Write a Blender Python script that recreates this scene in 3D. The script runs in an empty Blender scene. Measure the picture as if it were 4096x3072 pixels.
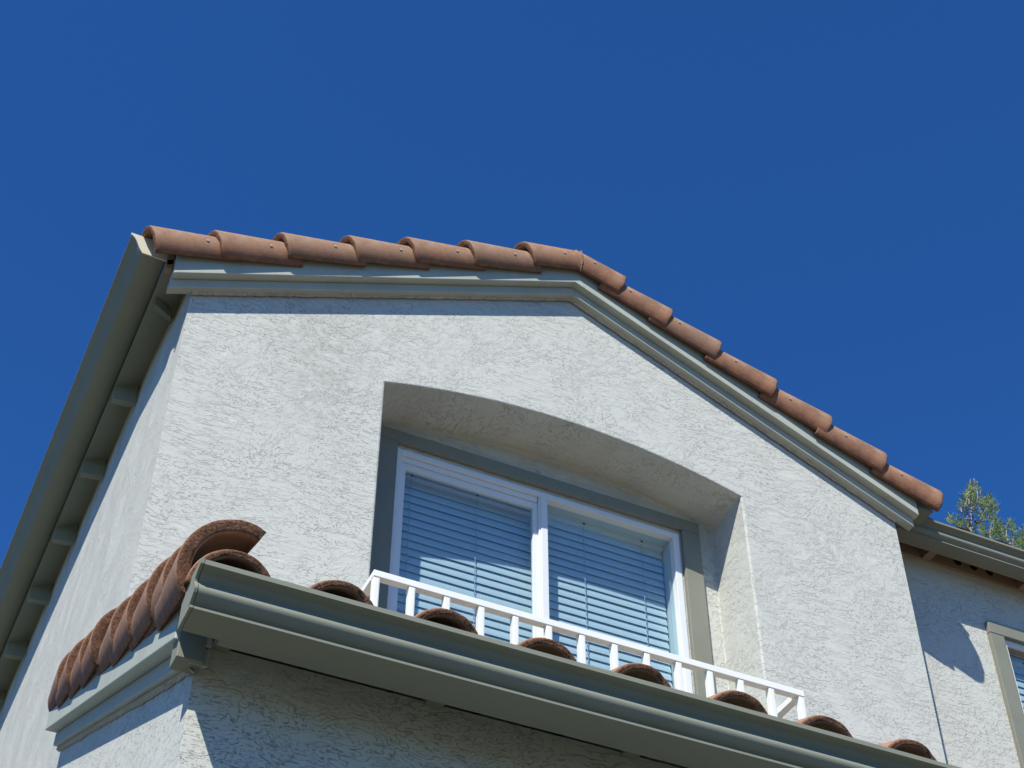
import bpy, bmesh, math, random
from mathutils import Vector, Matrix
R = math.radians
random.seed(7)
scene = bpy.context.scene
col = scene.collection

# ------------------------------------------------------------------ camera, sky, sun, exposure
cam = bpy.data.cameras.new("camera")
cam_o = bpy.data.objects.new("camera", cam); col.objects.link(cam_o)
cam.sensor_width = 36; cam.lens = 6428.25 / 4096 * 36
cam.clip_start = .05; cam.clip_end = 2000
_r = Vector((0.90504735, -0.42530958, 0.00102916))
_u = Vector((-0.29854222, -0.63356262, 0.71377234))
_f = Vector((0.30292218, 0.64630501, 0.70037704))
cam_o.matrix_world = Matrix(((_r.x, _u.x, -_f.x, -0.741), (_r.y, _u.y, -_f.y, -4.8939), (_r.z, _u.z, -_f.z, -5.1904), (0, 0, 0, 1)))
scene.camera = cam_o

SUN = Vector((.95, 1, -1.55)).normalized()
world = bpy.data.worlds.new("World"); scene.world = world; world.use_nodes = True
wn = world.node_tree
sky = wn.nodes.new('ShaderNodeTexSky'); sky.sky_type = 'NISHITA'; sky.sun_disc = False
sky.sun_elevation = R(48.3); sky.sun_rotation = R(223.5)
sky.altitude = 600; sky.air_density = 1.0; sky.dust_density = .15; sky.ozone_density = 3.2
_t = wn.nodes.new('ShaderNodeMix'); _t.data_type = 'RGBA'; _t.blend_type = 'MULTIPLY'; _t.inputs[0].default_value = 1
wn.links.new(sky.outputs[0], _t.inputs[6]); _t.inputs[7].default_value = (.20, .56, 1.02, 1)      # polarised deep blue of the phone picture
wn.links.new(_t.outputs[2], wn.nodes['Background'].inputs[0])
wn.nodes['Background'].inputs[1].default_value = .10
sl = bpy.data.lights.new("sun", 'SUN'); sl.energy = 4.5; sl.angle = R(.5); sl.color = (1, .95, .85)
so = bpy.data.objects.new("sun", sl); col.objects.link(so)
so.rotation_euler = SUN.to_track_quat('-Z', 'Y').to_euler(); so.location = (-10, -12, 15)
scene.view_settings.view_transform = 'Standard'; scene.view_settings.look = 'None'
scene.view_settings.gamma = 1; scene.view_settings.exposure = .55
scene.render.engine = 'CYCLES'
GROUND = -6.79

# ------------------------------------------------------------------ materials
class N:
    def __init__(s, name):
        s.m = bpy.data.materials.new(name); s.m.use_nodes = True
        s.t = s.m.node_tree; s.b = s.t.nodes['Principled BSDF']
        s.b.inputs['Specular IOR Level'].default_value = .25
    def n(s, typ, **kw):
        x = s.t.nodes.new(typ)
        for k, v in kw.items():
            if hasattr(x, k): setattr(x, k, v)
            else: x.inputs[k.replace('_', ' ')].default_value = v
        return x
    def l(s, a, b): s.t.links.new(a, b)
    def co(s, scale=(1, 1, 1), rot=(0, 0, 0)):
        c = s.n('ShaderNodeTexCoord'); m = s.n('ShaderNodeMapping')
        m.inputs['Scale'].default_value = scale; m.inputs['Rotation'].default_value = rot
        s.l(c.outputs['Object'], m.inputs[0]); return m.outputs[0]
    def noise(s, vec, scale, detail=4, rough=.55, dist=0):
        x = s.n('ShaderNodeTexNoise'); x.inputs['Scale'].default_value = scale
        x.inputs['Detail'].default_value = detail; x.inputs['Roughness'].default_value = rough
        x.inputs['Distortion'].default_value = dist
        if vec is not None: s.l(vec, x.inputs['Vector'])
        return x.outputs['Fac']
    def ramp(s, fac, a, b, ca=(0, 0, 0), cb=(1, 1, 1), mode='LINEAR'):
        x = s.n('ShaderNodeValToRGB'); e = x.color_ramp.elements; x.color_ramp.interpolation = mode
        e[0].position = a; e[1].position = b; e[0].color = (*ca, 1); e[1].color = (*cb, 1)
        s.l(fac, x.inputs[0]); return x.outputs[0]
    def mix(s, fac, a, b, mode='MIX'):
        x = s.n('ShaderNodeMix', data_type='RGBA', blend_type=mode)
        for v, i in ((fac, 0), (a, 6), (b, 7)):
            if hasattr(v, 'links'): s.l(v, x.inputs[i])
            else: x.inputs[i].default_value = v if i == 0 else (*v, 1)
        return x.outputs[2]
    def math(s, op, a, b=0):
        x = s.n('ShaderNodeMath', operation=op)
        for v, i in ((a, 0), (b, 1)):
            if hasattr(v, 'links'): s.l(v, x.inputs[i])
            else: x.inputs[i].default_value = v
        return x.outputs[0]
    def bump(s, h, dist, strength=1, normal=None):
        x = s.n('ShaderNodeBump'); x.inputs['Distance'].default_value = dist; x.inputs['Strength'].default_value = strength
        s.l(h, x.inputs['Height'])
        if normal is not None: s.l(normal, x.inputs['Normal'])
        s.l(x.outputs[0], s.b.inputs['Normal']); return x.outputs[0]
    def col(s, c):
        if hasattr(c, 'links'): s.l(c, s.b.inputs['Base Color'])
        else: s.b.inputs['Base Color'].default_value = (*c, 1)

def mat_stucco(name, base, dirt, fine=1.0, amt=.0040, rotxy=(0, 0, 0), patch=None):
    s = N(name); s.b.inputs['Roughness'].default_value = .9
    v = s.co(rot=rotxy)
    # skip-trowel: ragged-edged plateaus, drawn out along different directions from patch to patch, with smooth areas between
    warp = s.n('ShaderNodeTexNoise'); warp.inputs['Scale'].default_value = 2.2; warp.inputs['Detail'].default_value = 2
    s.l(v, warp.inputs['Vector'])
    def lay(scl, rot, sc, thr, w):
        c = s.co(scl, rot); m = s.n('ShaderNodeVectorMath', operation='SCALE'); s.l(warp.outputs['Color'], m.inputs[0]); m.inputs['Scale'].default_value = .35
        ad = s.n('ShaderNodeVectorMath', operation='ADD'); s.l(c, ad.inputs[0]); s.l(m.outputs[0], ad.inputs[1])
        return s.noise(ad.outputs[0], sc * fine, 7, .64, .1)
    n1 = lay((1.0, 1, 2.9), (0, R(14), 0), 9.5, 0, 0)
    n2 = lay((1.5, 1, 1.6), (0, R(40), 0), 13, 0, 0)
    n3 = lay((1.0, 1, 3.1), (0, R(-34), 0), 9.5, 0, 0)
    p1 = s.ramp(s.noise(v, 1.5, 2, .5), .46, .56); p2 = s.ramp(s.noise(s.co((1, 1, 1), (1, 2, 3)), 1.9, 2, .5), .52, .62)
    blend = s.mix(p2, s.mix(p1, n1, n2), n3)
    pl = s.math('ADD', s.ramp(blend, .49, .505), s.math('MULTIPLY', s.ramp(blend, .575, .59), .8))
    pl = s.math('ADD', pl, s.math('MULTIPLY', s.ramp(blend, .42, .435), .5))
    soft = s.ramp(s.noise(v, 4.5, 3, .6), .38, .55, (.30, .30, .30), (1, 1, 1))
    grain = s.noise(v, 110, 4, .7)
    comb = s.math('ADD', s.math('MULTIPLY', s.math('SUBTRACT', pl, 1.3), soft), s.math('MULTIPLY', grain, .10))
    comb = s.math('ADD', comb, s.math('MULTIPLY', s.noise(v, 7, 3, .5), .25))
    s.bump(comb, amt, 1)
    stain = s.ramp(s.noise(s.co((1.2, 1, .5)), 1.5, 5, .6), .5, .8)
    c = s.mix(s.math('MULTIPLY', stain, .05), base, dirt)
    c = s.mix(s.math('MULTIPLY', s.ramp(s.noise(v, 60, 2, .5), .5, .75), .12), c, dirt)
    if patch:      # old dirt mark high on the gable
        tc = s.n('ShaderNodeTexCoord'); d_ = s.n('ShaderNodeVectorMath', operation='SUBTRACT'); s.l(tc.outputs['Object'], d_.inputs[0]); d_.inputs[1].default_value = patch
        sc_ = s.n('ShaderNodeVectorMath', operation='MULTIPLY'); s.l(d_.outputs[0], sc_.inputs[0]); sc_.inputs[1].default_value = (3.2, 0, 1.9)
        ln = s.n('ShaderNodeVectorMath', operation='LENGTH'); s.l(sc_.outputs[0], ln.inputs[0])
        k_ = s.math('MULTIPLY', s.ramp(ln.outputs['Value'], .25, 1.0, (1, 1, 1), (0, 0, 0)), s.ramp(s.noise(v, 16, 5, .7), .40, .62))
        c = s.mix(s.math('MULTIPLY', k_, .38), c, (.27, .26, .22))
        # light soiling that runs down in thin streaks
        st = s.ramp(s.noise(s.co((9, 9, .5)), 2.2, 4, .6), .60, .74)
        c = s.mix(s.math('MULTIPLY', st, .10), c, (.33, .31, .26))
    s.col(c); return s.m

def mat_paint(name, base, dirt=(.10, .09, .06), grain=(2, 60, 60), dirtamt=.35, rough=.6, bump=.0006):
    s = N(name); s.b.inputs['Roughness'].default_value = rough
    g = s.noise(s.co(grain), 3, 5, .6)
    spots = s.ramp(s.noise(s.co(), 38, 4, .65), .66, .74)
    blot = s.ramp(s.noise(s.co((1, 1, 1)), 5, 5, .6), .45, .8)
    c = s.mix(s.math('MULTIPLY', blot, dirtamt * .5), base, dirt)
    c = s.mix(s.math('MULTIPLY', spots, dirtamt), c, dirt)
    s.col(c); s.bump(s.math('ADD', g, s.math('MULTIPLY', s.noise(s.co(), 120, 2), .4)), bump, 1)
    return s.m

def mat_tile():
    s = N('terracotta'); s.b.inputs['Roughness'].default_value = .88
    oi = s.n('ShaderNodeObjectInfo').outputs['Random']
    v = s.co()
    n = s.noise(v, 9, 6, .65); f = s.noise(v, 190, 3, .7)
    c = s.mix(s.ramp(n, .36, .62), (.145, .062, .036), (.35, .155, .08))
    c = s.mix(s.math('MULTIPLY', oi, .75), c, (.215, .125, .08))
    # pale mineral bloom on the crown of the barrel, dark grime on its lower rim
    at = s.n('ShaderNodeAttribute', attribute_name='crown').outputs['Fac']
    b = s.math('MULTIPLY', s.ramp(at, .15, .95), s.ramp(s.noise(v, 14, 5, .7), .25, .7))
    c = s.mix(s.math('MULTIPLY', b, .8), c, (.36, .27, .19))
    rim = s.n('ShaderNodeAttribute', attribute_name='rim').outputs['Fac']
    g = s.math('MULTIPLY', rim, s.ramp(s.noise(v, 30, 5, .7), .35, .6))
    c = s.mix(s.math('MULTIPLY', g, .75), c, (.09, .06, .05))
    c = s.mix(s.math('MULTIPLY', s.ramp(f, .52, .68), .45), c, (.16, .08, .05))
    s.col(c); s.bump(s.math('ADD', f, s.math('MULTIPLY', n, .8)), .0016, 1)
    return s.m

def mat_nose():
    s = N('broken_clay'); s.b.inputs['Roughness'].default_value = .95
    v = s.co(); f = s.noise(v, 150, 5, .75); g = s.noise(v, 260, 2, .6)
    c = s.mix(s.ramp(f, .36, .62), (.06, .03, .02), (.25, .125, .072))
    s.col(c); s.bump(s.math('ADD', f, s.math('MULTIPLY', g,   .5)), .005, 1); return s.m

def mat_plain(name, c, rough=.6, spec=.25, metal=0):
    s = N(name); s.b.inputs['Roughness'].default_value = rough; s.b.inputs['Specular IOR Level'].default_value = spec
    s.b.inputs['Metallic'].default_value = metal
    v = s.co(); s.col(s.mix(s.math('MULTIPLY', s.noise(v, 12, 4), .25), c, tuple(x * .75 for x in c)))
    s.bump(s.noise(v, 220, 2), .0003, 1)
    return s.m

def mat_glass():
    s = N('window_glass'); nt = s.t
    tr = s.n('ShaderNodeBsdfTransparent'); tr.inputs[0].default_value = (.80, .88, .91, 1)
    gl = s.n('ShaderNodeBsdfGlossy'); gl.inputs['Roughness'].default_value = .01; gl.inputs[0].default_value = (.9, .95, 1, 1)
    fr = s.n('ShaderNodeFresnel'); fr.inputs[0].default_value = 1.65
    mx = s.n('ShaderNodeMixShader'); gb = s.n('ShaderNodeNewGeometry').outputs['Backfacing']
    s.l(s.math('MULTIPLY', s.math('MULTIPLY', fr.outputs[0], 1.5), s.math('SUBTRACT', 1.0, gb)), mx.inputs[0]); s.l(tr.outputs[0], mx.inputs[1]); s.l(gl.outputs[0], mx.inputs[2])
    s.l(mx.outputs[0], nt.nodes['Material Output'].inputs[0]); return s.m

def mat_leaf(name, a, b):
    s = N(name); s.b.inputs['Roughness'].default_value = .55
    n = s.noise(s.co(), 5, 3, .6)
    s.col(s.mix(s.ramp(n, .35, .65), a, b)); return s.m

M = {}
M['stucco'] = mat_stucco('stucco_white', (.53, .543, .495), (.38, .37, .32), amt=.0026, patch=(.62, 0, -.12))
M['stucco_fine'] = mat_stucco('stucco_side', (.54, .553, .508), (.45, .43, .38), 3.6, .0030, (0, 0, R(90)))
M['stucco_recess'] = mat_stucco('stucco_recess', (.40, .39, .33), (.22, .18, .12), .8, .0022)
M['bead'] = mat_stucco('mortar_bead', (.50, .44, .35), (.2, .16, .12), 2.2, .004)
M['rake'] = mat_paint('barge_paint', (.40, .425, .36), (.13, .13, .11), (1.5, 50, 50), .45)
M['trim'] = mat_paint('trim_paint', (.215, .222, .178), (.07, .06, .045), (1.5, 50, 50), .4)
M['gutter'] = mat_paint('gutter_paint', (.215, .225, .178), (.12, .11, .08), (1.2, 40, 40), .35, .75, .0004)
M['eave'] = mat_paint('eave_paint', (.25, .26, .20), (.10, .08, .05), (40, 2, 40), .35)
M['frieze'] = mat_paint('frieze_warm_brown', (.30, .22, .15), (.10, .07, .04), (2, 40, 40), .4)  # brown wood tone; doubles as tile-reflected warmth under the wing eave
M['tile'] = mat_tile(); M['nose'] = mat_nose()
M['nail'] = mat_plain('nail_head', (.35, .33, .30), .5, .4)
M['white'] = mat_paint('white_paint', (.77, .79, .76), (.42, .36, .28), (30, 30, 30), .16, .5, .0003)
M['vinyl'] = mat_plain('white_vinyl', (.72, .75, .74), .35, .4)
M['blind'] = mat_plain('blind_slat', (.81, .82, .80), .5)
M['cord'] = mat_plain('blind_cord', (.55, .62, .68), .7)
M['glass'] = mat_glass()
M['dark'] = mat_plain('dark_void', (.01, .01, .01), .9)
M['galv'] = mat_plain('bare_patch', (.62, .58, .45), .6)
M['mortar'] = mat_plain('ridge_mortar', (.27, .19, .14), .9)
M['bark'] = mat_leaf('pine_bark', (.20, .17, .14), (.30, .27, .24))
M['needles'] = mat_leaf('pine_needles', (.09, .14, .03), (.26, .34, .07))
M['cone'] = mat_leaf('pine_cone', (.05, .04, .03), (.20, .15, .07))
def mat_ground():
    s = N('ground_mix'); s.b.inputs['Roughness'].default_value = .95
    n = s.noise(s.co(), .25, 5, .6)
    s.col(s.mix(s.ramp(n, .4, .6), (.13, .128, .10), (.10, .105, .08))); s.bump(s.noise(s.co(), 30, 4), .01, 1); return s.m
M['ground'] = mat_ground()

# ------------------------------------------------------------------ helpers
class MB:
    def __init__(s): s.bm = bmesh.new(); s.mi = 0
    def face(s, pts, mi=0, smooth=False):
        f = s.bm.faces.new([s.bm.verts.new(p) for p in pts]); f.material_index = mi; f.smooth = smooth; return f
    def box(s, a, b, mi=0):
        x0, y0, z0 = a; x1, y1, z1 = b
        v = [s.bm.verts.new(p) for p in ((x0, y0, z0), (x1, y0, z0), (x1, y1, z0), (x0, y1, z0), (x0, y0, z1), (x1, y0, z1), (x1, y1, z1), (x0, y1, z1))]
        for q in ((0, 3, 2, 1), (4, 5, 6, 7), (0, 1, 5, 4), (1, 2, 6, 5), (2, 3, 7, 6), (3, 0, 4, 7)):
            s.bm.faces.new([v[i] for i in q]).material_index = mi
        return s
    def prism(s, prof, d, mi=0, smooth=False):
        """closed profile (list of 3D points) swept along the vector d"""
        d = Vector(d); a = [s.bm.verts.new(p) for p in prof]; b = [s.bm.verts.new(Vector(p) + d) for p in prof]
        n = len(prof)
        s.bm.faces.new(a).material_index = mi; s.bm.faces.new(b[::-1]).material_index = mi
        for i in range(n):
            f = s.bm.faces.new((a[i], b[i], b[(i + 1) % n], a[(i + 1) % n])); f.material_index = mi; f.smooth = smooth
        return s
    def tube(s, p, q, r0, r1, k=6, mi=0):
        p, q = Vector(p), Vector(q); d = (q - p).normalized()
        a = d.cross(Vector((.31, .2, .93))).normalized(); b = d.cross(a)
        A = [s.bm.verts.new(p + (a * math.cos(t) + b * math.sin(t)) * r0) for t in [2 * math.pi * i / k for i in range(k)]]
        B = [s.bm.verts.new(q + (a * math.cos(t) + b * math.sin(t)) * r1) for t in [2 * math.pi * i / k for i in range(k)]]
        for i in range(k):
            f = s.bm.faces.new((A[i], A[(i + 1) % k], B[(i + 1) % k], B[i])); f.smooth = True; f.material_index = mi
        s.bm.faces.new(A[::-1]); s.bm.faces.new(B); return s
    def build(s, name, mats, parent=None, bevel=0, seg=2, merge=0):
        if merge: bmesh.ops.remove_doubles(s.bm, verts=s.bm.verts, dist=merge)
        bmesh.ops.recalc_face_normals(s.bm, faces=s.bm.faces)
        me = bpy.data.meshes.new(name); s.bm.to_mesh(me); s.bm.free()
        for m in (mats if isinstance(mats, (list, tuple)) else [mats]): me.materials.append(m)
        o = bpy.data.objects.new(name, me); col.objects.link(o); attach(o, parent)
        if bevel:
            bv = o.modifiers.new('bevel', 'BEVEL'); bv.width = bevel; bv.segments = seg; bv.limit_method = 'ANGLE'; bv.angle_limit = R(40)
            bv.harden_normals = False
        return o
def worldpos(o):
    p = Vector((0, 0, 0))
    while o: p += o.location; o = o.parent
    return p
def attach(o, parent):
    """meshes are written in world coordinates: cancel the parent's own offset"""
    if parent is not None:
        o.parent = parent; o.location = -worldpos(parent)
def tag(o, label=None, cat=None, group=None, kind=None):
    for k, v in (('label', label), ('category', cat), ('group', group), ('kind', kind)):
        if v: o[k] = v
    return o
def empty(name, loc):
    o = bpy.data.objects.new(name, None); col.objects.link(o); o.location = loc; o.empty_display_size = .2; return o

# ------------------------------------------------------------------ ground
g = MB(); g.face([(-300, -300, GROUND), (300, -300, GROUND), (300, 300, GROUND), (-300, 300, GROUND)])
tag(g.build('ground', M['ground']), kind='structure')

# ------------------------------------------------------------------ key dimensions (metres; z = 0 at the eaves)
W = 3.7; XA = 1.868; S = .4427
R0, R1, ZR, H, DEP = .926, 2.778, -.136, .124, .288
D2 = .30
def slope(x): return S * (XA - abs(x - XA))

house = empty('house', (1.85, 1.0, GROUND))
tag(house, 'pale stucco house with terracotta tile roof, grey-green trim and an arched window recess', 'house')

# ------------------------------------------------------------------ upper wall with the arched recess
def arch(x): return ZR + H * (1 - (2 * (x - (R0 + R1) / 2) / (R1 - R0)) ** 2)
NA = 28
ax = [R1 + (R0 - R1) * i / NA for i in range(NA + 1)]
ZB = -2.3                                     # hidden bottom of the recess
def fill(bm, loops, mi=0):
    edges = []
    for lp in loops:
        vs = [bm.verts.new(p) for p in lp]
        for i in range(len(vs)): edges.append(bm.edges.new((vs[i], vs[(i + 1) % len(vs)])))
    r = bmesh.ops.triangle_fill(bm, use_beauty=True, use_dissolve=False, edges=edges)
    for x in r['geom']:
        if isinstance(x, bmesh.types.BMFace): x.material_index = mi
outer = [(0, 0, GROUND), (W, 0, GROUND), (W, 0, slope(W) + .05), (XA, 0, slope(XA) + .05), (0, 0, .05)]
hole = [(R0, 0, ZB), (R1, 0, ZB)] + [(x, 0, arch(x)) for x in ax]
w = MB(); fill(w.bm, [outer, hole])
f0, f1, zt = 1.105, 2.582, -.232              # window frame opening
def backp(p): return (p[0], DEP, p[2])
hb = [backp(p) for p in hole]
wh = [(f0, DEP, -1.6), (f1, DEP, -1.6), (f1, DEP, zt), (f0, DEP, zt)]
fill(w.bm, [hb, wh])
for i in range(len(hole)):                    # jambs, arched soffit, sill of the recess
    a, b = hole[i], hole[(i + 1) % len(hole)]
    w.face([a, b, backp(b), backp(a)])
w.box((f0 - .03, DEP + .005, -1.62), (f0 - .001, DEP + .30, zt + .03)); w.box((f1 + .001, DEP + .005, -1.62), (f1 + .03, DEP + .30, zt + .03))
w.box((f0, DEP + .005, zt + .001), (f1, DEP + .30, zt + .03))
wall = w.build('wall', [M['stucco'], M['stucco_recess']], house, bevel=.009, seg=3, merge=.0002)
tag(wall, 'pale trowelled stucco gable wall with arched recess')
# side and rear walls
w = MB()
w.face([(0, 0, GROUND), (-.022, .6, GROUND), (-.022, .6, .05), (0, 0, .05)]); w.face([(-.022, .6, GROUND), (-.022, 8, GROUND), (-.022, 8, .20), (-.022, .6, .20)]); w.face([(0, 0, .05), (-.022, .6, .05), (-.022, .6, .2), (0, 0, .2)]); w.face([(W, 0, GROUND), (W, 8, GROUND), (W, 8, .05), (W, 0, .05)])
w.face([(0, 8, GROUND), (W, 8, GROUND), (W, 8, .05), (XA, 8, slope(XA)), (0, 8, .05)])
w.build('side_wall', M['stucco_fine'], house)
# rough mortar bead under the barge boards
w = MB()
n = 90
for side in (0, 1):
    xs = [(0.0 + (XA - 0.0) * i / n) if side == 0 else (XA + (W - XA) * i / n) for i in range(n + 1)]
    prev = None
    for x in xs:
        j = random.uniform(-.004, .005); zz = slope(x) + .012
        ring = [(x, -.004 - .006, zz + j * .6 - .012), (x, -.022 + j * .4, zz + .004 + j), (x, -.022, zz + .02)]
        if prev:
            for i in range(2): w.face([prev[i], ring[i], ring[i + 1], prev[i + 1]])
        prev = ring
w.build('mortar_bead', M['bead'], house)

# ------------------------------------------------------------------ barge boards (two stepped courses)
def board(y0, y1, b0, b1, o0, o1, name, mat):
    m = MB()
    for sgn, (xa, xb) in ((0, (-o0, XA)), (1, (XA, W + o1))):
        za, zb = slope(xa) if sgn == 0 else slope(XA), slope(XA) if sgn == 0 else slope(xb)
        m.prism([(xa, y0, za + b0), (xb, y0, zb + b0), (xb, y0, zb + b1), (xa, y0, za + b1)], (0, y1 - y0, 0))
    return m.build(name, mat, house, bevel=.003, merge=.0002)
board(-.047, .0, .013, .0625, .106, .080, 'lower_barge_board', M['rake'])
board(-.088, -.0, .064, .215, .103, .0912, 'upper_barge_board', M['rake'])

# ------------------------------------------------------------------ gable roof deck with corrugated tile field
def field(name, origin, along, up, n_al, n_up, pitch, rise, mat, parent, amp=.05):
    """wavy barrel-tile sheet: 'along' runs across the barrels, 'up' up the slope"""
    bm = bmesh.new(); al, upv = Vector(along).normalized(), Vector(up).normalized(); nr = al.cross(upv).normalized()
    if nr.z < 0: nr = -nr
    k = 10; cols = n_al * k; rows = []
    for j in range(n_up * 2 + 1):
        s = (j // 2 + (j % 2) * .98) * rise; lift = .018 * (1 - (j % 2))
        rows.append([bm.verts.new(Vector(origin) + al * (i * pitch / k) + upv * s + nr * (lift + amp * abs(math.sin(math.pi * i / k)) ** .8)) for i in range(cols + 1)])
    for j in range(len(rows) - 1):
        for i in range(cols):
            f = bm.faces.new((rows[j][i], rows[j][i + 1], rows[j + 1][i + 1], rows[j + 1][i])); f.smooth = True
    for fct in ('crown', 'rim'): bm.verts.layers.float.new(fct)
    me = bpy.data.meshes.new(name); bm.to_mesh(me); bm.free(); me.materials.append(mat)
    o = bpy.data.objects.new(name, me); col.objects.link(o); attach(o, parent); return o
m = MB(); c1 = math.sqrt(1 + S * S)
for sgn in (0, 1):
    xa, xb = (-.137, XA) if sgn == 0 else (XA, W + .137)
    za, zb = slope(xa), slope(xb)
    if sgn == 0: za, zb = S * xa, slope(XA)
    else: za, zb = slope(XA), S * (2 * XA - xb)
    b0 = .165
    m.prism([(xa, -.04, za + b0), (xb, -.04, zb + b0), (xb, -.04, zb + b0 + .03), (xa, -.04, za + b0 + .03)], (0, 8.3, 0))
roof = m.build('roof', [M['eave']], house)
tag(roof, 'low gable roof edged with barrel tiles')
field('tile_field', (-.13, .15, -.13 * S + .215), (0, 1, 0), (1, 0, S), 32, 7, .25, .31, M['tile'], roof)
field('tile_field', (W + .13, .15, slope(W + .13) + .215), (0, 1, 0), (-1, 0, S), 32, 7, .25, .31, M['tile'], roof)

# ------------------------------------------------------------------ barrel tiles
def tile_mesh(name, L, rn, rh, th, seed, cut=None, nail=True, arc=math.pi, nailpos=.24):
    """nose at x=0, head at x=L; arch opens towards -z; axis along +x, sideways y"""
    rnd = random.Random(seed); bm = bmesh.new()
    cr = bm.verts.layers.float.new('crown'); rm = bm.verts.layers.float.new('rim')
    na = 26; xs = [0, .004, .012, .03, .08, L * .35, L * .55, L * .75, L - .01, L]
    wob = [rnd.uniform(-.0035, .0035) for _ in range(na + 1)]
    wob = [(wob[i] + wob[max(0, i - 1)] + wob[min(na, i + 1)]) / 3 + rnd.uniform(-.0015, .0015) for i in range(na + 1)]
    def ring(x, t, extra, thick):
        out = []
        r = rn + (rh - rn) * t
        for i in range(na + 1):
            a = (math.pi - arc) / 2 + arc * i / na
            rr = r - extra - thick
            y, z = math.cos(a) * rr, math.sin(a) * rr * .98 - r * math.sin((math.pi - arc) / 2)
            v = bm.verts.new((x + (wob[i] if x < .02 else 0), y, z))
            v[cr] = max(0, math.sin(a)); v[rm] = max(0, 1 - min(i, na - i) / 3.2); out.append(v)
        return out
    outer = [ring(x, x / L, (.006 if k == 0 else .0025 if k == 1 else 0), 0) for k, x in enumerate(xs)]
    inner = [ring(x, x / L, (-.003 if k == 0 else 0), th * (1.15 if k < 3 else 1)) for k, x in enumerate(xs)]
    def strip(a, b, mi, sm=True):
        for i in range(na):
            f = bm.faces.new((a[i], a[i + 1], b[i + 1], b[i])); f.material_index = mi; f.smooth = sm
    for k in range(len(xs) - 1):
        strip(outer[k], outer[k + 1], 1 if k < 1 else 0); strip(inner[k + 1], inner[k], 0)
    # granular nose: subdivided annulus with jitter
    steps = 4; prev = outer[0]
    for s_ in range(1, steps + 1):
        if s_ == steps: cur = inner[0]
        else:
            cur = []
            for i in range(na + 1):
                p = outer[0][i].co.lerp(inner[0][i].co, s_ / steps) + Vector((rnd.uniform(-.0016, .0012), 0, 0))
                v = bm.verts.new(p); v[cr] = 0; cur.append(v)
        strip(cur, prev, 1, True); prev = cur
    strip(outer[-1], inner[-1], 1, False)
    for e in (0, na):
        for k in range(len(xs) - 1):
            f = bm.faces.new((outer[k][e], outer[k + 1][e], inner[k + 1][e], inner[k][e])); f.material_index = 1
    if nail:
        a = (math.pi - arc) / 2 + arc * nailpos; xx = L * .62; r = rn + (rh - rn) * .62
        p = Vector((xx, math.cos(a) * r, math.sin(a) * r)); d = Vector((0, math.cos(a), math.sin(a)))
        u_ = Vector((1, 0, 0)); v_ = d.cross(u_)
        k = 8; base = [bm.verts.new(p - d * .004 + (u_ * math.cos(t) + v_ * math.sin(t)) * .006) for t in [6.2832 * i / k for i in range(k)]]
        top = [bm.verts.new(p + d * .0035 + (u_ * math.cos(t) + v_ * math.sin(t)) * .0065) for t in [6.2832 * i / k for i in range(k)]]
        for i in range(k): bm.faces.new((base[i], base[(i + 1) % k], top[(i + 1) % k], top[i])).material_index = 2
        bm.faces.new(top).material_index = 2
    if cut:
        n_, c_ = cut
        bmesh.ops.bisect_plane(bm, geom=bm.verts[:] + bm.edges[:] + bm.faces[:], plane_co=c_, plane_no=n_, clear_outer=True)
    bmesh.ops.recalc_face_normals(bm, faces=bm.faces)
    me = bpy.data.meshes.new(name); bm.to_mesh(me); bm.free()
    for m_ in (M['tile'], M['nose'], M['nail']): me.materials.append(m_)
    return me
def put_tile(me, nose, axis, up, roll, parent, lift=.036, group=None, mirror=False, jit=1):
    """nose centre, axis uphill, up = roof normal; roll turns the arch about its axis"""
    a = Vector(axis).normalized(); n_ = Vector(up).normalized(); n_ = (n_ - a * n_.dot(a)).normalized(); sd = n_.cross(a)
    Lh = .37; a2 = (a * Lh - n_ * lift).normalized(); n2 = a2.cross(sd) * -1
    n2 = sd.cross(a2) * -1 if n2.dot(n_) < 0 else n2
    B = Matrix((a2, sd, n2)).transposed()
    if B.determinant() < 0: sd = -sd; B = Matrix((a2, sd, n2)).transposed()
    Q = B @ Matrix.Rotation(roll + R(random.uniform(-2.6, 2.6)) * jit, 3, 'X') @ Matrix.Rotation(R(random.uniform(-1, 1)) * jit, 3, 'Z')
    o = bpy.data.objects.new('roof_tile', me); col.objects.link(o); o.parent = parent
    o.matrix_local = Matrix.Translation(Vector(nose) + Vector((random.uniform(-.007, .007) * jit, 0, random.uniform(-.004, .004) * jit)) - worldpos(parent)) @ Q.to_4x4()
    if group: o['group'] = group
    return o
RN, RH, TH = .135, .110, .025
TL, TRt = [], []
tiles_L = [-.235, .045, .355, .665, .965, 1.265, 1.59]
tiles_R = [2.125, 2.395, 2.67, 2.985, 3.29, 3.605, 3.925]
vars_ = [tile_mesh('roof_tile_mesh', .40, RN, RH, TH, s_) for s_ in (1, 2, 3)]
vars_m = []
def mirrored(me):
    m2 = me.copy()
    for v in m2.vertices: v.co.y = -v.co.y
    m2.flip_normals(); return m2
vars_m = [mirrored(x) for x in vars_]
PHI = R(39); PHI_L = PHI; PHI_R = -PHI
def rake_pos(x, side):
    # centre of the nose: perpendicular offset above the rake line
    zc = slope(x) if 0 <= x <= W else (S * x if x < 0 else S * (2 * XA - x))
    return (x, -.019, zc + .234 + (.012 if x < 0 else 0))
for i, x in enumerate(tiles_L):
    ax_ = (1, 0, S); up = (-S, 0, 1)
    me = vars_m[i % 3]
    if i == len(tiles_L) - 1:
        me = mirrored(tile_mesh('roof_tile_cut', (XA - x) * c1 + .03, RN, RN - .016, TH, 11))
    put_tile(me, rake_pos(x, 0), ax_, up, PHI_L, roof, group='barrel tiles along the left rake')
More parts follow.
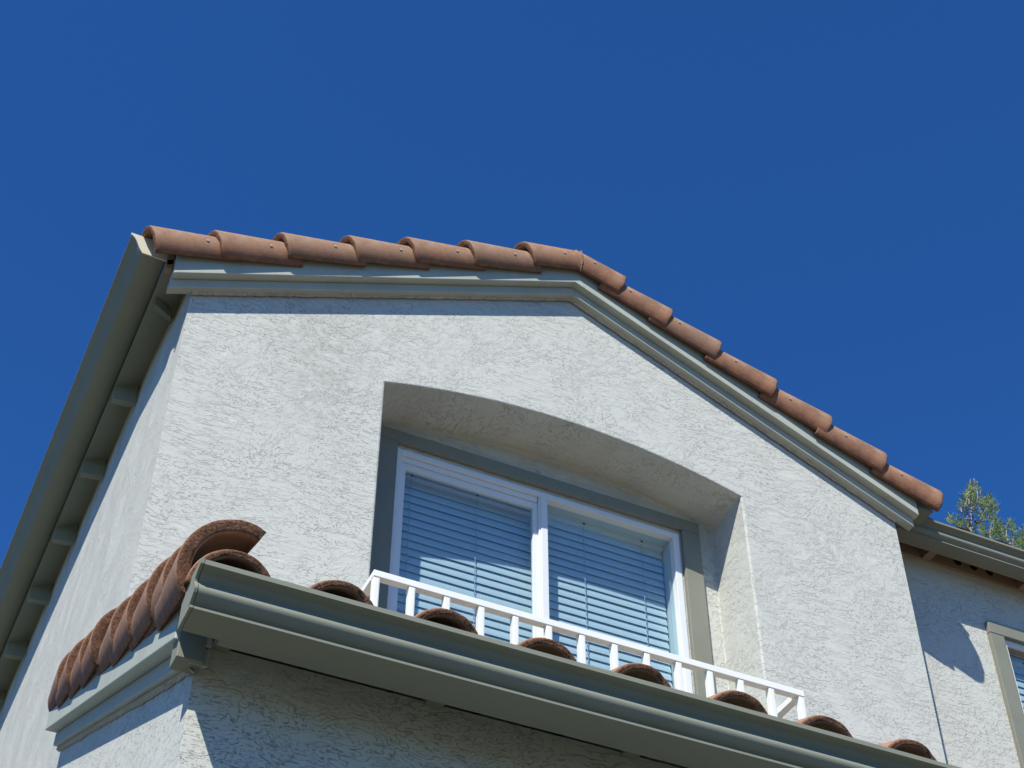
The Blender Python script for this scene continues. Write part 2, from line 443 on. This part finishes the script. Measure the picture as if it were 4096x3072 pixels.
for i, x in enumerate(tiles_R):
    ax_ = (-1, 0, S); up = (S, 0, 1)
    me = vars_[(i + 1) % 3]
    if i == 0: me = tile_mesh('roof_tile_cut', (x - XA) * c1 + .02, RN, RN - .014, TH, 12)
    put_tile(me, rake_pos(x, 1), ax_, up, PHI_R, roof, group='barrel tiles along the right rake')
# ridge mortar at the apex and the ridge cap behind
m = MB()
for i in range(13):
    a = R(-37 + i * 5.2); j = random.uniform(-.002, .002); rr = .121 + j
    p = (XA + .014 + random.uniform(-.002, .002), -.019 - math.cos(a) * rr, slope(XA) + .208 + math.sin(a) * rr)
    m.box((p[0] - .002 - abs(j), p[1] - .008, p[2] - .008), (p[0] + .002 + abs(j), p[1] + .008, p[2] + .008))
m.build('ridge_mortar', M['mortar'], roof, bevel=.003)
rc = vars_[0]
for k in range(4):
    put_tile(rc, (XA, .14 + .31 * k + .02, slope(XA) + .262), (0, 1, 0), (0, 0, 1), 0, roof, lift=.02, group='ridge cap tiles')

# ------------------------------------------------------------------ gutters (ogee profile)
PROF = [(.126, .100), (.126, .088), (.113, .084), (.100, .078), (.092, .071), (.0905, .064), (.094, .0575), (.100, .0515), (.104, .045), (.1045, .038),
        (.101, .030), (.093, .022), (.083, .0145), (.076, .010), (.0745, .0072), (.0865, .0058), (.0865, 0), (.0, 0)]
PROF_PLAIN = [(.126, .100), (.126, .0945), (.1195, .0885), (.112, .078), (.106, .066), (.101, .053), (.0965, .040), (.092, .027), (.087, .015), (.082, .006), (.079, 0), (.0, 0)]
INN = [(.0, .100), (.003, .100), (.003, .003), (.074, .003), (.090, .03), (.086, .06), (.115, .092), (.115, .100)]
def gutter(name, fn, t0, t1, so, sh, parent, caps=(True, True), nseg=1, label=None, capmat=None, prof=None):
    """fn(out, height, t) -> world point"""
    bm = bmesh.new(); prof = prof or PROF
    def grid(pr, mi, smooth_from=2):
        rows = []
        for k in range(nseg + 1):
            t = t0 + (t1 - t0) * k / nseg
            rows.append([bm.verts.new(fn(o * so, h * sh, t)) for o, h in pr])
        for k in range(nseg):
            for i in range(len(pr) - 1):
                f = bm.faces.new((rows[k][i], rows[k][i + 1], rows[k + 1][i + 1], rows[k + 1][i])); f.material_index = mi
                f.smooth = mi == 0 and 2 <= i <= 12
    grid(prof + INN, 0)
    grid([INN[-1], prof[0]], 0)
    bmesh.ops.remove_doubles(bm, verts=bm.verts, dist=.00005)
    bmesh.ops.recalc_face_normals(bm, faces=bm.faces)
    me = bpy.data.meshes.new(name); bm.to_mesh(me); bm.free(); me.materials.append(M['gutter'])
    o = bpy.data.objects.new(name, me); col.objects.link(o); attach(o, parent)
    if label: o['label'] = label
    for c_, t in zip(caps, (t0, t1)):
        if not c_: continue
        s_ = -1 if t == t0 else 1
        m_ = MB()
        pts = [(.128, .102)] + [(x + .001, h) for x, h in prof[1:-1]] + [(0, -.001), (0, .102)]
        a = [Vector(fn(o_ * so, h * sh, t + s_ * .0015)) for o_, h in pts]; d = Vector(fn(0, 0, t + s_ * .0085)) - Vector(fn(0, 0, t + s_ * .0015))
        m_.prism([tuple(p) for p in a], d)
        m_.build('end_cap', capmat or M['gutter'], o)
    return o
# bay gutter: runs along x in front of the lower roof
BY, BZ = -2.074, -3.1855
bay_g = gutter('gutter', lambda o, h, t: (t, BY - o, BZ + h), -.19, 4.3, 1.0, 1.0, house, label='grey-green ogee gutter along the lower roof')
# left eave gutter (runs back along y), right eave gutter, wing gutter
gutter('gutter', lambda o, h, t: (-.137 - o, t, .140 + h), -.02, 8.2, 1.37, 1.0, house, label='gutter seen from below along the left eave', capmat=M['galv'], prof=PROF_PLAIN)
gutter('gutter', lambda o, h, t: (W + .115 + o, t, .140 + h), -.04, .10, 1.30, 1.15, house, label='short gutter end under the right rake')
gutter('gutter', lambda o, h, t: (t, .175 - o, .095 + h), W + .10, 8.0, .95, 1.0, house, label='gutter along the eave of the right wing')
# ------------------------------------------------------------------ left eave: soffit, blocking, rafter tails, vents
m = MB(); m.box((-.030, .6, .155), (-.0225, 8, .30)); m.box((-.012, .01, .12), (.0, .599, .30)); m.build('frieze', M['frieze'], house)
m = MB(); m.prism([(-.098, .0, .152), (-.02, .0, .190), (-.02, .0, .20), (-.098, .0, .162)], (0, 8, 0)); m.build('soffit', M['eave'], house)
m = MB(); m.box((-.136, -.04, .085), (-.1065, -.0005, .20)); m.build('rafter_end', M['frieze'], house, bevel=.002)
for y in (.80, 1.38, 1.95, 2.51, 3.08, 3.65, 4.2, 4.8, 5.4):
    m = MB(); m.prism([(-.031, y, .035), (-.134, y, .025), (-.134, y, .136), (-.031, y, .19)], (0, .038, 0)); m.build('rafter_tail', M['eave'], house, bevel=.002)
m = MB(); m.prism([(-.12, .17, .06), (-.03, .24, .085), (-.03, .24, .13), (-.12, .17, .12)], (.012, .036, 0)); m.build('lookout', M['eave'], house)
for y in (1.78, 1.89, 2.00):
    m = MB(); m.prism([(-.0305, y + .022 * math.cos(t), .187 + .022 * math.sin(t)) for t in [i * math.pi / 8 for i in range(16)]], (-.002, 0, 0)); m.build('vent_hole', M['dark'], house)

# ------------------------------------------------------------------ window in the recess
T0, T1, TZ, TY = .985, 2.690, -.143, .262
m = MB()
m.prism([(T0, TY, TZ), (T1, TY, TZ), (T1, TY, -.210), (T0, TY, -.210)], (0, DEP - TY - .002, 0))
m.prism([(T0, TY, -.2115), (f0 - .004, TY, -.2115), (f0 - .004, TY, -1.7), (T0, TY, -1.7)], (0, DEP - TY - .002, 0))
m.prism([(f1 + .010, TY, -.2115), (T1, TY, -.2115), (T1, TY, -1.7), (f1 + .010, TY, -1.7)], (0, DEP - TY - .002, 0))
win = m.build('window', M['trim'], house, bevel=.003)
tag(win, 'sliding window with grey-green surround under the arch')
def frame(name, x0, x1, z0, z1, y0, y1, wl, wr, wt, wb, mat, parent):
    m = MB()
    m.box((x0, y0, z0), (x0 + wl, y1, z1)); m.box((x1 - wr, y0, z0), (x1, y1, z1))
    m.box((x0 + wl, y0 + .0005, z1 - wt), (x1 - wr, y1 - .0005, z1)); m.box((x0 + wl, y0 + .0005, z0), (x1 - wr, y1 - .0005, z0 + wb))
    return m.build(name, mat, parent, bevel=.002)
WB = -1.50
frame('frame', f0, f1, WB, zt, .282, .36, .022, .034, .030, .03, M['vinyl'], win)
m = MB()                                       # stepped head track of the sliding sash
m.box((f0 + .024, .294, -.2925), (1.8226, .33, -.2635)); m.box((f0 + .024, .302, -.300), (1.8226, .34, -.2945)); m.build('head_track', M['vinyl'], win, bevel=.002)
frame('sash', f0 + .0235, 1.826, WB + .031, -.2945, .300, .326, .030, .024, .034, .04, M['vinyl'], win)
m = MB(); m.box((1.8262, .286, WB + .031), (1.8695, .34, -.2625)); m.box((1.836, .281, WB + .031), (1.8695, .2858, -.2625)); m.build('meeting_stile', M['vinyl'], win, bevel=.002)
for x0, x1, z1, y in ((f0 + .05, 1.806, -.325, .312), (1.868, 2.550, -.258, .318)):
    m = MB(); m.box((x0, y, WB + .03), (x1, y + .004, z1)); m.build('window_pane', M['glass'], win)
    # glass is a sealed unit: thin spacer edge
m = MB(); m.box((f0, .365, WB - .02), (f1, .55, WB)); m.build('inner_sill', M['vinyl'], win)

# blinds
def blind(x0, x1, ztop, cords, label, nslat=27, pitch=.0437, y=.392, tilt=77, group='horizontal blinds behind the arched window'):
    root = empty('window_blind', ((x0 + x1) / 2, y, ztop - 1.2)); tag(root, label, 'blind', group)
    m = MB(); m.box((x0, y - .024, ztop - .040), (x1, y + .024, ztop)); hr = m.build('head_rail', M['blind'], root, bevel=.003)
    m = MB(); w2 = .0248; t = R(tilt)
    for i in range(nslat):
        zc = ztop - .062 - i * pitch
        if zc < -1.46: break
        N_ = 5; prof = []
        for j in range(N_ + 1):
            s_ = -1 + 2 * j / N_; bow = .0022 * (1 - s_ * s_)
            # outer (camera-side) edge low; crowned towards outside and up
            dy = s_ * w2 * math.cos(t) - bow * math.sin(t); dz = s_ * w2 * math.sin(t) + bow * math.cos(t)
            prof.append((dy, dz))
        off = (-.0018 * math.sin(t) * -1, -.0018 * math.cos(t))
        pts = [(x0 + .004, y + a, zc + b) for a, b in prof] + [(x0 + .004, y + a + .0016, zc + b - .0012) for a, b in prof[::-1]]
        m.prism(pts, (x1 - x0 - .008, random.uniform(-.0008, .0008), random.uniform(-.0012, .0012)), smooth=False)
    m.build('slats', M['blind'], root)
    for cx in cords:
        m = MB()
        for i in range(nslat):
            zc = ztop - .062 - i * pitch
            if zc < -1.46: break
            m.tube((cx, y - .019, zc - .022), (cx + .001, y - .0165, zc + .021), .0018, .0018, 5)
        m.build('ladder_cord', M['cord'], root)
        m = MB(); m.box((cx - .004, y - .0245, ztop - .034), (cx + .008, y - .0235, ztop - .022)); m.build('cord_slot', M['dark'], hr)
    return root
blind(1.135, 1.838, -.262, (1.215, 1.545), 'closed horizontal blind behind the left sliding sash')
b2 = blind(1.868, 2.545, -.240, (2.105, 2.420), 'closed horizontal blind behind the fixed right pane')

m = MB(); m.box((2.5485, .3605, WB), (2.5815, .56, -.262)); m.box((f0, .3605, -.2615), (2.5815, .56, -.2335)); m.box((f0, .3605, WB), (f0 + .02, .56, -.262)); m.build('inner_lining', M['blind'], win)
# interior darkness: a plain back wall for the room
m = MB(); m.box((.2, 1.8, -2.4), (W - .2, 1.85, .1)); m.build('room_wall', M['dark'], house)

# ------------------------------------------------------------------ white balconette railing
Q0, Q1, QY, QZ, QT = .872, 2.826, -.200, -1.3515, .030
rail = empty('balcony_railing', ((Q0 + Q1) / 2, -.1, -2.1)); tag(rail, 'low white square-bar railing standing below the arched window', 'railing')
m = MB(); m.box((Q0, QY, QZ - QT), (Q1, QY + .034, QZ)); m.build('top_rail', M['white'], rail, bevel=.002)
for x in (Q0, Q1 - .034):
    m = MB(); m.box((x, QY + .0345, QZ - QT + .0005), (x + .034, -.008, QZ - .0005)); m.build('return_rail', M['white'], rail, bevel=.002)
m = MB(); m.box((Q0, QY + .001, -2.03), (Q1, QY + .033, -2.0)); m.build('bottom_rail', M['white'], rail, bevel=.002)
for x in (Q0 + .3, (Q0 + Q1) / 2, Q1 - .3):
    m = MB(); m.box((x, QY + .0335, -2.028), (x + .03, -.001, -2.004)); m.build('wall_bracket', M['white'], rail)
nb = 14; bal = None
for i in range(nb):
    x = Q0 + .002 + i * (Q1 - Q0 - .030) / (nb - 1)
    m = MB(); m.box((x, QY + .003, -2.0), (x + .0255, QY + .031, QZ - QT - .0004))
    m.box((x + .0035, QY + .0012, -1.999), (x + .022, QY + .0029, QZ - QT - .006))
    b_ = m.build('baluster', M['white'], rail, bevel=.0015, seg=1); b_['group'] = 'balusters of the railing'
m = MB(); m.prism([(2.79, -.006, -1.44), (2.85, -.006, -1.50), (2.85, -.03, -1.50), (2.79, -.03, -1.44)], (0, 0, -.1)); m.build('wall_plate', M['trim'], rail)

# ------------------------------------------------------------------ lower bay (shed roof projecting towards the camera)
BX, BF, S2 = -.113, -1.900, .453
def bz(y): return -2.2403 + S2 * y
w = MB()
w.face([(BX, BF, GROUND), (BX, -.0, GROUND), (BX, -.0, bz(0) + .02), (BX, BF, bz(BF) + .02)])
w.face([(BX, BF, GROUND), (6, BF, GROUND), (6, BF, -3.083), (BX + .001, BF, -3.083), (BX, BF, bz(BF) + .02)])
w.face([(BX, 0, GROUND), (0, 0, GROUND), (0, 0, bz(0)), (BX, 0, bz(0))])
low = w.build('wall', M['stucco'], house, bevel=.008, seg=3, merge=.0002); tag(low, 'shaded lower stucco wall below the gutter')
def bboard(x0, x1, b0, b1, y0, name, y1=.004, mat=None):
    m = MB(); m.prism([(x0, y0, bz(y0) + b0), (x0, y1, bz(y1) + b0), (x0, y1, bz(y1) + b1), (x0, y0, bz(y0) + b1)], (x1 - x0, 0, 0))
    return m.build(name, mat or M['rake'], house, bevel=.003)
bboard(-.178, BX + .02, 0, .135, -1.955, 'upper_barge_board')
bboard(-.1405, BX + .02, -.050, -.0015, -1.945, 'lower_barge_board')
# ragged stucco return where the boards die into the wall
m = MB(); prev = None
for i in range(26):
    z = -2.02 - i * .018; j = random.uniform(-.012, .012)
    cur = [(-.175 + j * .3 - (.01 if z > -2.3 else -.055), .001, z), (-.08, .001, z)]
    if prev: m.face([prev[0], prev[1], cur[1], cur[0]])
    prev = cur
m = MB()                                      # bead beneath the bay boards
prev = None
for i in range(70):
    y = -1.93 + 1.93 * i / 69; j = random.uniform(-.004, .004)
    cur = [(BX - .003, y, bz(y) - .066 + j), (BX - .014 + j * .4, y, bz(y) - .058 + j), (BX - .012, y, bz(y) - .048)]
    if prev:
        for k in range(2): m.face([prev[k], cur[k], cur[k + 1], prev[k + 1]])
    prev = cur
m.build('mortar_bead', M['bead'], house)
m = MB(); m.box((-.168, -1.957, -3.17), (-.107, -1.9005, -3.05)); m.build('corner_block', M['trim'], house, bevel=.002)
m = MB(); m.box((-.105, -2.0735, -3.184), (6, -2.052, -3.02)); m.build('fascia', M['trim'], house)
m = MB(); m.prism([(-.10, -2.05, -3.074), (-.10, BF - .001, -3.074), (-.10, BF - .001, -3.06), (-.10, -2.05, -3.06)], (6, 0, 0)); m.build('soffit', M['eave'], house)
for x in (-.088, .435, .955, 1.48):
    m = MB(); m.box((x, -2.05, -3.094), (x + .045, BF - .002, -3.0745)); m.build('rafter_tail', M['eave'], house, bevel=.002)
m = MB(); m.prism([(-.165, -2.06, bz(-2.06) + .135), (-.165, 0, bz(0) + .135), (-.165, 0, bz(0) + .16), (-.165, -2.06, bz(-2.06) + .16)], (6.2, 0, 0))
roof2 = m.build('roof', M['eave'], house); tag(roof2, 'lower shed roof edged with barrel tiles above the gutter')
field('tile_field', (.012, -1.86, bz(-1.86) + .118), (1, 0, 0), (0, 1, S2), 24, 7, .2525, .31, M['tile'], roof2)
bn = [-2.12, -1.93, -1.765, -1.525, -1.285, -1.04, -.81, -.57, -.33]
RB = .124
bvar = [tile_mesh('rake_tile_mesh', .335, .1286, .096, .030, s_, nailpos=.80, arc=R(155)) for s_ in (21, 22, 23)]
for i, y in enumerate(bn):
    put_tile(bvar[i % 3], (-.123, y, bz(y) + (.186 if y < -2 else .192)), (0, 1, S2), (0, -S2, 1), -R(54), roof2, lift=.056, group='barrel tiles along the lower rake')
evar = [tile_mesh('eave_tile_mesh', .38, .099, .085, .018, s_, nail=False) for s_ in (31, 32, 33)]
for i in range(8):
    x = -.113 + .2525 * i
    zc = -3.097 if i else -3.098
    put_tile(evar[i % 3], (x, -2.125, zc), (0, 1, S2), (0, -S2, 1), 0, roof2, lift=.015, group='eave tiles above the lower gutter')
    if i < 3: put_tile(evar[(i + 1) % 3], (x, -2.095, zc - .012), (0, 1, S2), (0, -S2, 1), 0, roof2, lift=.0, group='under tiles above the lower gutter').scale = (.5, .86, .80)
m = MB(); m.box((-.17, -1.98, -2.97), (-.03, -1.955, -3.0)); m.build('dark_strip', M['dark'], house)  # near-black strip across the front end of the lower rake

# ------------------------------------------------------------------ right wing
w = MB()
wx0, wx1, wz0, wz1 = 4.525, 5.9, -1.7, -.247
fill(w.bm, [[(W, D2, GROUND), (9, D2, GROUND), (9, D2, .145), (W, D2, .145)], [(wx0, D2, wz0), (wx1, D2, wz0), (wx1, D2, wz1), (wx0, D2, wz1)]])
w.face([(9, D2, GROUND), (9, 8, GROUND), (9, 8, .14), (9, D2, .14)])
ww = w.build('wall', M['stucco'], house, merge=.0002); tag(ww, 'recessed stucco wall of the right wing')
m = MB(); m.box((W, D2 - .016, .130), (9, D2 - .001, .30)); m.build('frieze', M['frieze'], house, bevel=.002)
m = MB(); m.prism([(W, .17, .165), (W, D2, .24), (W, D2, .25), (W, .17, .175)], (5.3, 0, 0)); m.build('soffit', M['frieze'], house)  # brown colour holds the warm light reflected off the roof tiles
m = MB(); m.box((W + .05, .1755, .10), (9, .19, .215)); m.build('fascia', M['frieze'], house)
for x in (4.09, 4.72, 5.3):
    m = MB(); m.box((x, .192, .128), (x + .05, D2 - .017, .19)); m.build('rafter_tail', M['frieze'], house)
for x in (4.335, 4.44, 4.545, 5.0):
    m = MB(); m.prism([(x + .024 * math.cos(t), D2 - .0165, .188 + .024 * math.sin(t)) for t in [i * math.pi / 8 for i in range(16)]], (0, -.002, 0)); m.build('vent_hole', M['dark'], house)
m = MB(); m.prism([(W - .6, .12, .19), (W - .6, 4.2, .19 + 4.08 * S), (W - .6, 4.2, .22 + 4.08 * S), (W - .6, .12, .22)], (6, 0, 0))
roof3 = m.build('roof', M['eave'], house); tag(roof3, 'tiled roof of the right wing behind its gutter')
field('tile_field', (W - .55, .14, .215), (1, 0, 0), (0, 1, S), 22, 13, .25, .31, M['tile'], roof3, amp=.045)
m = MB()
m.box((4.432, D2 - .028, -.247), (6.0, D2 - .001, -.173)); m.box((4.432, D2 - .026, -1.8), (4.523, D2 - .001, -.2485)); m.box((5.9, D2 - .026, -1.8), (6.0, D2 - .001, -.2485))
win2 = m.build('window', M['trim'], house, bevel=.003); tag(win2, 'window of the right wing cut by the picture edge')
frame('frame', 4.5255, 5.9, -1.69, -.2475, D2 - .004, D2 + .06, .024, .03, .035, .03, M['vinyl'], win2)
m = MB(); m.box((4.56, D2 + .012, -.30), (5.9, D2 + .03, -.283)); m.build('head_track', M['frieze'], win2)
m = MB(); m.box((4.54, D2 + .03, -1.67), (5.88, D2 + .034, -.28)); m.build('window_pane', M['glass'], win2)
blind(4.56, 5.86, -.285, (4.70, 5.2, 5.7), 'horizontal blind inside the wing window at the right picture edge', y=D2 + .085, group=None)
m = MB(); m.box((4.3, D2 + 1.2, -2), (6.3, D2 + 1.25, 0)); m.box((4.45, D2 + .01, -2), (4.5, D2 + 1.2, 0)); m.build('room_wall', M['dark'], house)

# ------------------------------------------------------------------ pine trees beyond the wing
CP = Vector((-0.741, -4.8939, -5.1904)); FP = 6428.25
def ray(px, py, Y):
    d = _f * FP + _r * (px - 2048) - _u * (py - 1536); return CP + d * ((Y - CP.y) / d.y)
def pine(root_y, branches, tufts, name_label, seed, base_x):
    rnd = random.Random(seed)
    def P(cx, cy, dy=0): return ray(3700 + cx * .2652, 1800 + cy * .2652, root_y + dy)
    top = P(*branches[0][-1])
    base = P(*branches[0][0])
    root = empty('pine_tree', (base.x, base.y, GROUND)); tag(root, name_label, 'pine tree', 'pine trees beyond the right wing')
    tr = MB(); th = base.z - GROUND
    tr.tube((base.x + .1, base.y + .1, GROUND), (base.x, base.y, base.z - 1), .22, .05, 10); tr.tube((base.x, base.y, base.z - 1.02), base, .05, .024, 8)
    for bi, br in enumerate(branches):
        pts = []; dd = 0
        for k, (a, b) in enumerate(br):
            dd += rnd.uniform(-.12, .12) * (bi > 0); pts.append(P(a, b, dd))
        r0 = .018 if bi == 0 else .009
        for k in range(len(pts) - 1):
            q0 = r0 * (1 - k / len(pts)) + .003; q1 = r0 * (1 - (k + 1) / len(pts)) + .003
            # split and bend each stretch a little
            mid = pts[k].lerp(pts[k + 1], .5) + Vector((rnd.uniform(-.012, .012), rnd.uniform(-.02, .02), rnd.uniform(-.01, .01)))
            tr.tube(pts[k], mid, q0, (q0 + q1) / 2, 6); tr.tube(mid, pts[k + 1], (q0 + q1) / 2, q1, 6)
    tr.build('trunk', M['bark'], root)
    cr = MB(); bm = cr.bm
    def needle(p, d, L, wd):
        sd = d.cross(Vector((rnd.uniform(-1, 1), rnd.uniform(-1, 1), rnd.uniform(-1, 1)))).normalized() * wd
        droop = Vector((0, 0, -L * .10))
        a = bm.verts.new(p - sd); b = bm.verts.new(p + sd); c = bm.verts.new(p + d * L * .55 + sd * .8); c2 = bm.verts.new(p + d * L * .55 - sd * .8); e = bm.verts.new(p + d * L + droop)
        bm.faces.new((a, b, c, c2)); bm.faces.new((c2, c, e))
    def tuft(c, ln, n, updir):
        ax_ = (Vector((rnd.uniform(-.5, .5), rnd.uniform(-.5, .5), 1)) * .8 + updir).normalized()
        for i in range(n):
            s_ = rnd.random(); p = c + ax_ * (s_ - .6) * ln * 1.3
            v = Vector((rnd.gauss(0, 1), rnd.gauss(0, 1), rnd.gauss(0, 1))).normalized()
            d = (ax_ * .75 + v * .75).normalized()
            needle(p, d, ln * rnd.uniform(.6, 1.15), .0026)
    for (a, b, s_) in tufts:
        for k in range(2):
            dy = rnd.uniform(-.35, .35)
            c = P(a + rnd.uniform(-18, 18), b + rnd.uniform(-18, 18), dy)
            tuft(c, .115 * s_, int(28 * s_), Vector((rnd.uniform(-.3, .3), rnd.uniform(-.3, .3), .3)))
    # the lower crown, out of sight behind the roof
    for i in range(150):
        h = rnd.uniform(.4, 6.5); r_ = .25 + h * .22; t_ = rnd.uniform(0, 6.283); rr = r_ * math.sqrt(rnd.random())
        tuft(Vector((base.x + rr * math.cos(t_), base.y + rr * math.sin(t_), base.z - .2 - h)), .17, 34, Vector((math.cos(t_), math.sin(t_), 0)) * .6)
    cr.build('crown', M['needles'], root)
    return root, P
br1 = [[(697, 1260), (697, 1080), (695, 960), (705, 860), (722, 700), (732, 560), (735, 430)],
       [(690, 1065), (645, 1040), (608, 1000), (592, 930), (600, 850), (640, 700)],
       [(645, 1020), (633, 940), (640, 860), (655, 740), (650, 620), (690, 440)],
       [(592, 965), (555, 940), (535, 860), (520, 830)],
       [(710, 1190), (745, 1145), (800, 1085), (860, 1068), (930, 1030), (985, 990), (1050, 900)],
       [(800, 1085), (870, 970), (930, 870), (975, 700)],
       [(700, 905), (745, 850), (790, 790), (785, 600), (785, 470)],
       [(840, 960), (825, 890), (830, 760), (840, 600)],
       [(700, 1125), (620, 1150), (540, 1120), (400, 1060)], [(700, 1210), (640, 1180), (590, 1160)]]
tf1 = [(700, 600, 1), (720, 690, 1.1), (640, 640, .9), (600, 720, .9), (590, 800, 1), (540, 830, .8), (620, 860, .9), (765, 720, 1), (830, 760, 1), (850, 820, 1.1),
       (930, 760, 1), (975, 710, .8), (1000, 790, 1), (1050, 860, 1), (1010, 900, 1.1), (970, 930, 1), (890, 930, 1), (870, 990, .9), (750, 900, .9), (690, 500, .6), (735, 480, .5), (785, 520, .6),
       (740, 620, 1), (680, 740, 1.1), (690, 820, 1), (840, 620, .5), (540, 900, .7), (900, 840, 1), (740, 790, .9), (660, 560, .7), (780, 600, .7), (820, 990, .7), (1080, 890, .8),
       (380, 1030, .9), (400, 1075, .8), (520, 1050, .9), (560, 1100, 1), (600, 1130, .9), (650, 1110, .8), (750, 1210, .9), (640, 1170, .8), (480, 1100, .7), (520, 1130, .7)]
t1, P1 = pine(7.0, br1, tf1, 'slender pine top with bare pale stem rising above the wing gutter', 5, 0)
m = MB(); c_ = P1(772, 1080)
m.tube(c_ + Vector((0, 0, -.03)), c_ + Vector((.0, 0, 0)), .012, .026, 8); m.tube(c_, c_ + Vector((.0, 0, .035)), .026, .006, 8)
m.build('pine_cone', M['cone'], t1)
br2 = [[(1010, 1500), (1000, 1350), (985, 1230), (1000, 1130), (1060, 1010)], [(990, 1240), (930, 1285), (880, 1270)], [(1000, 1300), (1080, 1220), (1090, 1110)], [(985, 1290), (860, 1170)]]
tf2 = [(820, 1150, .8), (850, 1200, 1), (880, 1160, .9), (980, 1070, .9), (1060, 1020, 1), (1090, 1090, 1), (1060, 1170, 1), (1110, 1190, 1.1), (1090, 1260, 1.1), (1130, 1320, 1), (1000, 1280, 1), (930, 1260, 1),
       (1050, 1100, .9), (1010, 1190, .8), (880, 1240, .9), (1060, 1320, 1), (1150, 1240, 1)]
pine(8.2, br2, tf2, 'second pine crown in the middle of the group, right of the bare pale stem', 6, 0)
br3 = [[(1320, 1600), (1310, 1450), (1225, 1340), (1225, 1210), (1250, 1080)], [(1310, 1440), (1330, 1350), (1310, 1160)], [(1300, 1480), (1420, 1350), (1470, 1230)], [(1225, 1310), (1185, 1280), (1160, 1200)], [(1330, 1480), (1600, 1350), (1750, 1250)]]
tf3 = [(1180, 1160, 1), (1160, 1230, 1), (1260, 1080, .9), (1290, 1130, 1), (1330, 1160, .9), (1340, 1220, 1), (1380, 1330, 1.1), (1420, 1300, 1), (1470, 1240, 1), (1450, 1380, 1.2), (1490, 1320, 1.2), (1250, 1330, .9),
       (1190, 1290, 1), (1400, 1400, 1.2), (1480, 1440, 1.2), (1310, 1400, .9), (1250, 1180, .7), (1550, 1300, 1.2), (1600, 1400, 1.2), (1520, 1180, .9), (1430, 1440, 1.1), (1200, 1350, 1), (1700, 1350, 1.2)]
pine(9.2, br3, tf3, 'third pine crown, brightest green, at the right edge of the picture', 8, 0)
